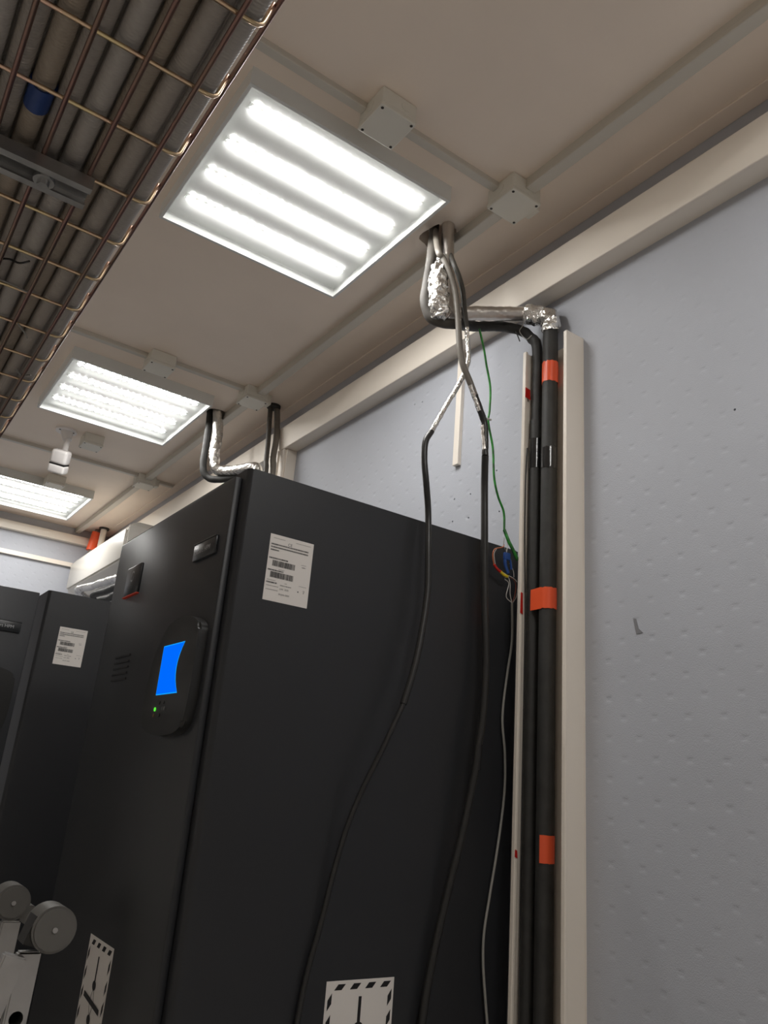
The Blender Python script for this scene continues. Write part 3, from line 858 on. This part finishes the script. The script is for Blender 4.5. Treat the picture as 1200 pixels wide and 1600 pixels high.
for pts, mm, r in (([(800, 942), (791, 932), (795, 912), (789, 905)], M_wire_white, .0011), ([(800, 942), (797, 928), (797, 912), (793, 900), (782, 892)], M_wire_white, .0011),
                   ([(800, 942), (804, 932), (806, 915), (802, 905), (797, 903)], M_wire_brown, .0011), ([(801, 942), (807, 932), (809, 920)], M_wire_white, .0011),
                   ([(789, 903), (795, 900), (804, 905), (810, 912)], M_wire_white, .0010), ([(772, 884), (770, 868), (773, 858), (785, 855), (788, 851)], M_wire_orange, .0013),
                   ([(774, 883), (772, 866), (776, 857)], M_wire_white, .0010), ([(788, 840), (787, 852), (791, 862)], M_thin, .0010), ([(790, 838), (793, 850), (791, 866)], M_wire_white, .0010),
                   ([(796, 880), (802, 892), (803, 902)], M_wire_white, .0010)):
    bm = BM(); tube(bm, spline([at(px, py, y=yy) for px, py in pts], 6), r, 6); part('core_wire', bm, mm, s, smooth=60)
bm = BM(); tube(bm, spline([at(px, py, y=yy-.003) for px, py in [(772, 882), (777, 889), (783, 894)]], 5), .0034, 8); part('red_sleeve', bm, M_red, s, smooth=60)
bm = BM(); tube(bm, spline([at(px, py, y=yy-.003) for px, py in [(782, 893), (787, 898), (793, 901)]], 5), .0038, 8); part('yellow_sleeve', bm, M_yellow, s, smooth=60)
q = at(792, 869, y=yy-.003)
bm = BM(); box(bm, q.x-.010, q.x+.010, q.y-.004, q.y+.004, q.z-.010, q.z+.009, .002); part('connector', bm, M_blue, s, smooth=40)
bm = BM(); tube(bm, spline([at(px, py, y=yy-.004) for px, py in [(789, 874), (790, 884), (794, 896)]], 5), .0042, 8); part('connector_leg', bm, M_blue, s, smooth=60)
bm = BM(); tube(bm, spline([at(px, py, y=yy-.004) for px, py in [(796, 873), (798, 880), (799, 890)]], 5), .0030, 8); part('connector_leg', bm, M_blue, s, smooth=60)

# ------------------------------------------------------------------ pipes over the second hole
h2 = at(339, 646, z=ZC)
bm = BM(); prism(bm, [(h2.x+.05*cos(a), h2.y+.045*sin(a)) for a in [2*pi*k/20 for k in range(20)]], ZC-.02, ZC+.085, 'xyz'); carve(ceiling, bm)
P = [h2+Vector((-.014, -.012, .08)), at(340, 676, y=h2.y-.02), at(335, 708, y=h2.y-.022), at(337, 731, y=h2.y-.03), at(352, 736, y=h2.y-.06), at(372, 734, y=h2.y-.12), at(392, 731, y=h2.y-.19), at(402, 734, y=h2.y-.215)]
t = thing('foil_pipe', 'bright foil wrapped pipe bending from the ceiling hole down behind the tall cabinet', 'pipe', tuple(P[0]))
bm = BM(); tube(bm, spline(P+[P[-1]+Vector((.005, 0, -.1))], 10), .0235, 20, crumple=.0040, cs=50); part('foil_sleeve', bm, M_foil, t, smooth=50)
P = [h2+Vector((-.026, .022, .08)), at(325, 674, y=h2.y+.022), at(319, 712, y=h2.y+.022), at(318, 736, y=h2.y+.018), at(328, 748, y=h2.y+.0), at(346, 749, y=h2.y-.04), at(368, 746, y=h2.y-.09), at(388, 744, y=h2.y-.15)]
bm = BM(); tube(bm, spline(P+[P[-1]+Vector((.004, 0, -.1))], 10), .0155, 14, crumple=.002, cs=30)
tag(obj('insulated_pipe', bm, M_foam, None, smooth=60), 'dark foam insulated pipe hugging the bright foil pipe behind the tall cabinet', 'pipe')
# two grey cables dropping beside the closed trunking
h2b = at(428, 634, z=ZC)
t = thing('rubber_bush', 'dark collar in the ceiling where two grey cables drop', 'collar', (h2b.x, h2b.y, ZC-.012))
bm = BM(); disc(bm, (0, 0, 0), (0, 0, 1), .030, .012, 20); obj('ring', bm, M_foam, t, smooth=40)
for (dx, pts, mm, lb) in ((-.016, [(421, 660), (419, 690), (416, 720), (414, 750)], M_foam_grey, 'dark grey cable dropping from the ceiling collar, thinner of the two'), (.015, [(433, 660), (431, 690), (427, 715), (425, 750)], M_cable_grey, 'grey cable dropping from the ceiling collar, thicker of the two')):
    P = [Vector((h2b.x+dx, h2b.y, ZC+.004))]+[at(px, py, y=h2b.y-.022*k) for k, (px, py) in enumerate(pts)]
    P.append(P[-1]+Vector((0, -.01, -.5)))
    bm = BM(); tube(bm, spline(P, 8), .0105 if dx < 0 else .0130, 12)
    tag(obj('hanging_cable', bm, mm, None, smooth=60), lb, 'cable')

# ------------------------------------------------------------------ far pipes near the air conditioner
h3 = at(166, 826, z=ZC); h3.x = 1.322
t = thing('drain_pipe', 'pale pipe with dark ceiling collar dropping behind the air conditioner', 'pipe', (h3.x, h3.y, ZC-.012))
bm = BM(); disc(bm, (h3.x, h3.y, ZC-.012), (0, 0, 1), .034, .012, 20); part('collar', bm, M_foam, t, smooth=40)
bm = BM(); tube(bm, [(h3.x, h3.y, ZC), (h3.x-.003, h3.y-.005, ZC-.12), (h3.x-.006, h3.y-.005, 1.327+HC)], .021, 14); part('pipe', bm, M_trunk_grey, t, smooth=60)
q = at(146, 850, y=5.50)
t = thing('taped_pipe', 'pipe end wrapped in orange tape in the far ceiling corner', 'pipe', (q.x, q.y, q.z))
bm = BM(); tube(bm, [(q.x+.02, q.y+.02, ZC), (q.x, q.y, ZC-.10), (q.x-.005, q.y, 1.36+HC), (q.x-.008, q.y, 1.329+HC)], .022, 12); part('pipe', bm, M_cable_grey, t, smooth=60)
bm = BM(); tube(bm, [(q.x+.008, q.y-.004, q.z+.08), (q.x, q.y-.004, q.z+.02), (q.x-.006, q.y-.002, max(q.z-.05, 1.335+HC))], .034, 14, crumple=.008, cs=30); part('orange_wrap', bm, M_orange, t, smooth=60)
# refrigerant lines under the air conditioner
def run(pts, r, mm, nm, lb, cr=0.):
    bm = BM(); tube(bm, spline(pts, 14), r, 14, crumple=cr, cs=45)
    tag(obj(nm, bm, mm, None, smooth=55), lb, 'pipe')
def wpts(l): return [at(p_[0], p_[1], x=p_[2]) for p_ in l]
W_ = Vector((0, 0, 0))
f1 = [Vector((1.02, 3.48, .6200+HC)), Vector((1.02, 3.48, .70+HC)), Vector((1.015, 3.52, .79+HC))]+wpts([(188, 903, 1.0), (165, 909, 1.0), (140, 917, 1.0), (122, 923, 1.0)])
f1 += [f1[-1]+Vector((.12, .15, -.01)), Vector((1.385, f1[-1].y+.3, f1[-1].z-.02))]
run(f1, .018, M_foil, 'foil_pipe', 'crumpled foil pipe over the cabinet with the open door', .006)
f2 = [Vector((1.11, 3.44, .6200+HC)), Vector((1.11, 3.44, .66+HC)), Vector((1.10, 3.50, .72+HC))]+wpts([(190, 917, 1.06), (165, 924, 1.06), (145, 932, 1.06)])
f2 += [f2[-1]+Vector((.1, .15, -.02)), Vector((1.385, f2[-1].y+.2, f2[-1].z-.04))]
run(f2, .017, M_foam_dark, 'insulated_pipe', 'upper black insulated pipe below the crumpled foil pipe', .001)
f3 = [Vector((1.20, 3.42, .6200+HC)), Vector((1.20, 3.42, .64+HC)), Vector((1.19, 3.48, .675+HC))]+wpts([(190, 930, 1.12), (170, 935, 1.12), (150, 941, 1.12)])
f3 += [f3[-1]+Vector((.1, .15, -.02)), Vector((1.385, f3[-1].y+.2, f3[-1].z-.04))]
run(f3, .017, M_foam_dark, 'insulated_pipe', 'lower black insulated pipe below the crumpled foil pipe', .001)

# ------------------------------------------------------------------ security camera
b0 = at(104, 672, z=ZC)
t = thing('security_camera', 'white bullet security camera on a ceiling bracket', 'security camera', (b0.x, b0.y, ZC-.2))
bm = BM(); disc(bm, (b0.x, b0.y, ZC-.010), (0, 0, 1), .050, .010, 28); part('base_plate', bm, M_cctv, t, smooth=40)
for sx in (-.032, .032):
    bm = BM(); disc(bm, (b0.x+sx, b0.y-.012, ZC-.0115), (0, 0, 1), .005, .002, 10); part('screw', bm, M_screw, t)
k1 = at(104, 694, y=b0.y-.01); k2 = at(101, 705, y=b0.y-.015)
bm = BM(); tube(bm, [(b0.x+.004, b0.y, ZC-.008), k1+Vector((0, 0, .02))], .030, 18, rf=lambda s: 1-.35*s); part('bracket_cone', bm, M_cctv, t, smooth=50)
bm = BM(); tube(bm, [k1+Vector((0, 0, .03)), k2], .014, 14); part('joint', bm, M_cctv, t, smooth=50)
e1 = at(98, 703, y=b0.y-.02); e2 = at(89, 739, y=b0.y+.035)
ax = (e2-e1); Lb = ax.length; ax.normalize()
print('camera body length', Lb)
xa = RT.copy(); xa = (xa-ax*xa.dot(ax)).normalized(); ya = ax.cross(xa)
Mc = Matrix.Identity(4)
for i in range(3):
    Mc[i][0] = xa[i]; Mc[i][1] = ya[i]; Mc[i][2] = ax[i]; Mc[i][3] = e1[i]
bm = BM(); box(bm, -.040, .040, -.034, .034, 0, Lb*.60, .014, 4); part('housing', bm, M_cctv, t, smooth=50, M=Mc)
bm = BM(); box(bm, -.0405, .0405, -.0345, .0345, Lb*.612, Lb, .012, 4); part('front_hood', bm, M_cctv, t, smooth=50, M=Mc)
bm = BM(); box(bm, -.037, .037, -.031, .031, Lb*.58, Lb*.64); part('seam', bm, M_cctv_dark, t, M=Mc)
bm = BM(); disc(bm, (0, 0, Lb), (0, 0, 1), .022, .002, 20); part('lens', bm, M_cctv_dark, t, M=Mc)
bm = BM(); disc(bm, (.018, -.0352, Lb*.35), (0, 1, 0), .004, .004, 10); part('screw', bm, M_screw, t, M=Mc)

# ------------------------------------------------------------------ folding ladder
d1 = Vector((.435, 1.928, -.286+HC)); d2 = Vector((.430, 1.575, -.276+HC))
t = thing('folding_ladder', 'folding aluminium ladder with round plastic hinges before the tall cabinet', 'ladder', (.40, 1.75, 0))
def stile(top, lean, y):
    """rectangular rail from hinge to floor in the plane of constant y"""
    H_ = top.z
    a = top+Vector((0, 0, -.035)); b = Vector((top.x+lean, y, 0))
    dx = (b-a).normalized(); n = Vector((dx.z, 0, -dx.x))
    bm = BM()
    w_, th = .019, .0115
    vs_ = []
    for p_ in (a, b):
        for sx, sy in ((-1, -1), (1, -1), (1, 1), (-1, 1)):
            vs_.append(bm.verts.new(p_+n*w_*sx+Vector((0, th*sy, 0))))
    for f_ in ((0, 1, 2, 3), (7, 6, 5, 4), (0, 4, 5, 1), (1, 5, 6, 2), (2, 6, 7, 3), (3, 7, 4, 0)):
        bm.faces.new([vs_[i] for i in f_])
    bmesh.ops.bevel(bm, geom=list(bm.edges), offset=.003, segments=2, affect='EDGES')
    return bm, a, b
RUNGS = (.095, .37, .65, .92); drills = []
for half, lean in (('A', -.27), ('B', -.02)):
    ends = []
    for j, d_ in enumerate((d1, d2)):
        off = Vector((((-.030, .012) if j == 0 else (-.052, -.024))[half == 'B'], -.0125 if half == 'A' else .0125, 0))
        bm, a, b = stile(d_+off, lean, d_.y+off.y)
        st = part('stile', bm, M_alu, t, smooth=40)
        if j == 1:
            dr = BM()
            for f_ in RUNGS: disc(dr, a.lerp(b, f_)+Vector((0, -.03, 0)), (0, 1, 0), .0115, .06, 18)
            drills.append((st, dr))
        ends.append((a, b))
        bm = BM(); tube(bm, [b+(a-b).normalized()*.035, b+Vector((0, 0, .001))], .030, 4); 
        part('rubber_foot', bm, M_ladder_dark, st)
    for f_ in RUNGS:
        p0 = ends[0][0].lerp(ends[0][1], f_); p1 = ends[1][0].lerp(ends[1][1], f_)
        bm = BM(); tube(bm, [p0+Vector((0, .0, 0)), p1+Vector((0, -.0, 0))], .0145, 14, cap=False); part('rung', bm, M_alu, t, smooth=60)
for st, dr in drills:
    carve(st, dr)
for j, d_ in enumerate((d1, d2)):
    bm = BM()
    disc(bm, d_+Vector((0, -.030, .004)), (0, 1, 0), .034 if j == 0 else .037, .058, 32)
    hg = part('hinge', bm, M_ladder_plastic, t, smooth=40)
    if j == 1:
        arm = [at(px, py, y=d_.y-.028) for px, py in ((36, 1476), (58, 1432), (84, 1440), (74, 1486))]
        bm = BM(); prism(bm, [(v_.x, v_.z) for v_ in arm], d_.y-.026, d_.y+.020, 'xzy'); part('hinge_arm', bm, M_ladder_dark, hg)
    bm = BM(); disc(bm, d_+Vector((0, -.033, .004)), (0, 1, 0), .029 if j == 0 else .033, .004, 32); part('hinge_cover', bm, M_ladder_plastic, hg, smooth=40)
    bm = BM(); disc(bm, d_+Vector((0, -.036, .004)), (0, 1, 0), .0045, .005, 14); part('rivet', bm, M_alu, hg, smooth=40)
    if j == 0:
        bm = BM(); disc(bm, d_+Vector((.038, -.024, -.020)), (0, 1, 0), .018, .046, 24); part('lock_knob', bm, M_ladder_plastic, hg, smooth=40)

scene.cycles.max_bounces = 14
scene.cycles.use_adaptive_sampling = True
scene.cycles.adaptive_threshold = .03
scene.cycles.diffuse_bounces = 10
scene.cycles.glossy_bounces = 6
scene.cycles.transparent_max_bounces = 14
scene.cycles.caustics_reflective = False
scene.cycles.caustics_refractive = False
scene.cycles.use_denoising = True
scene.cycles.sample_clamp_indirect = 6.0
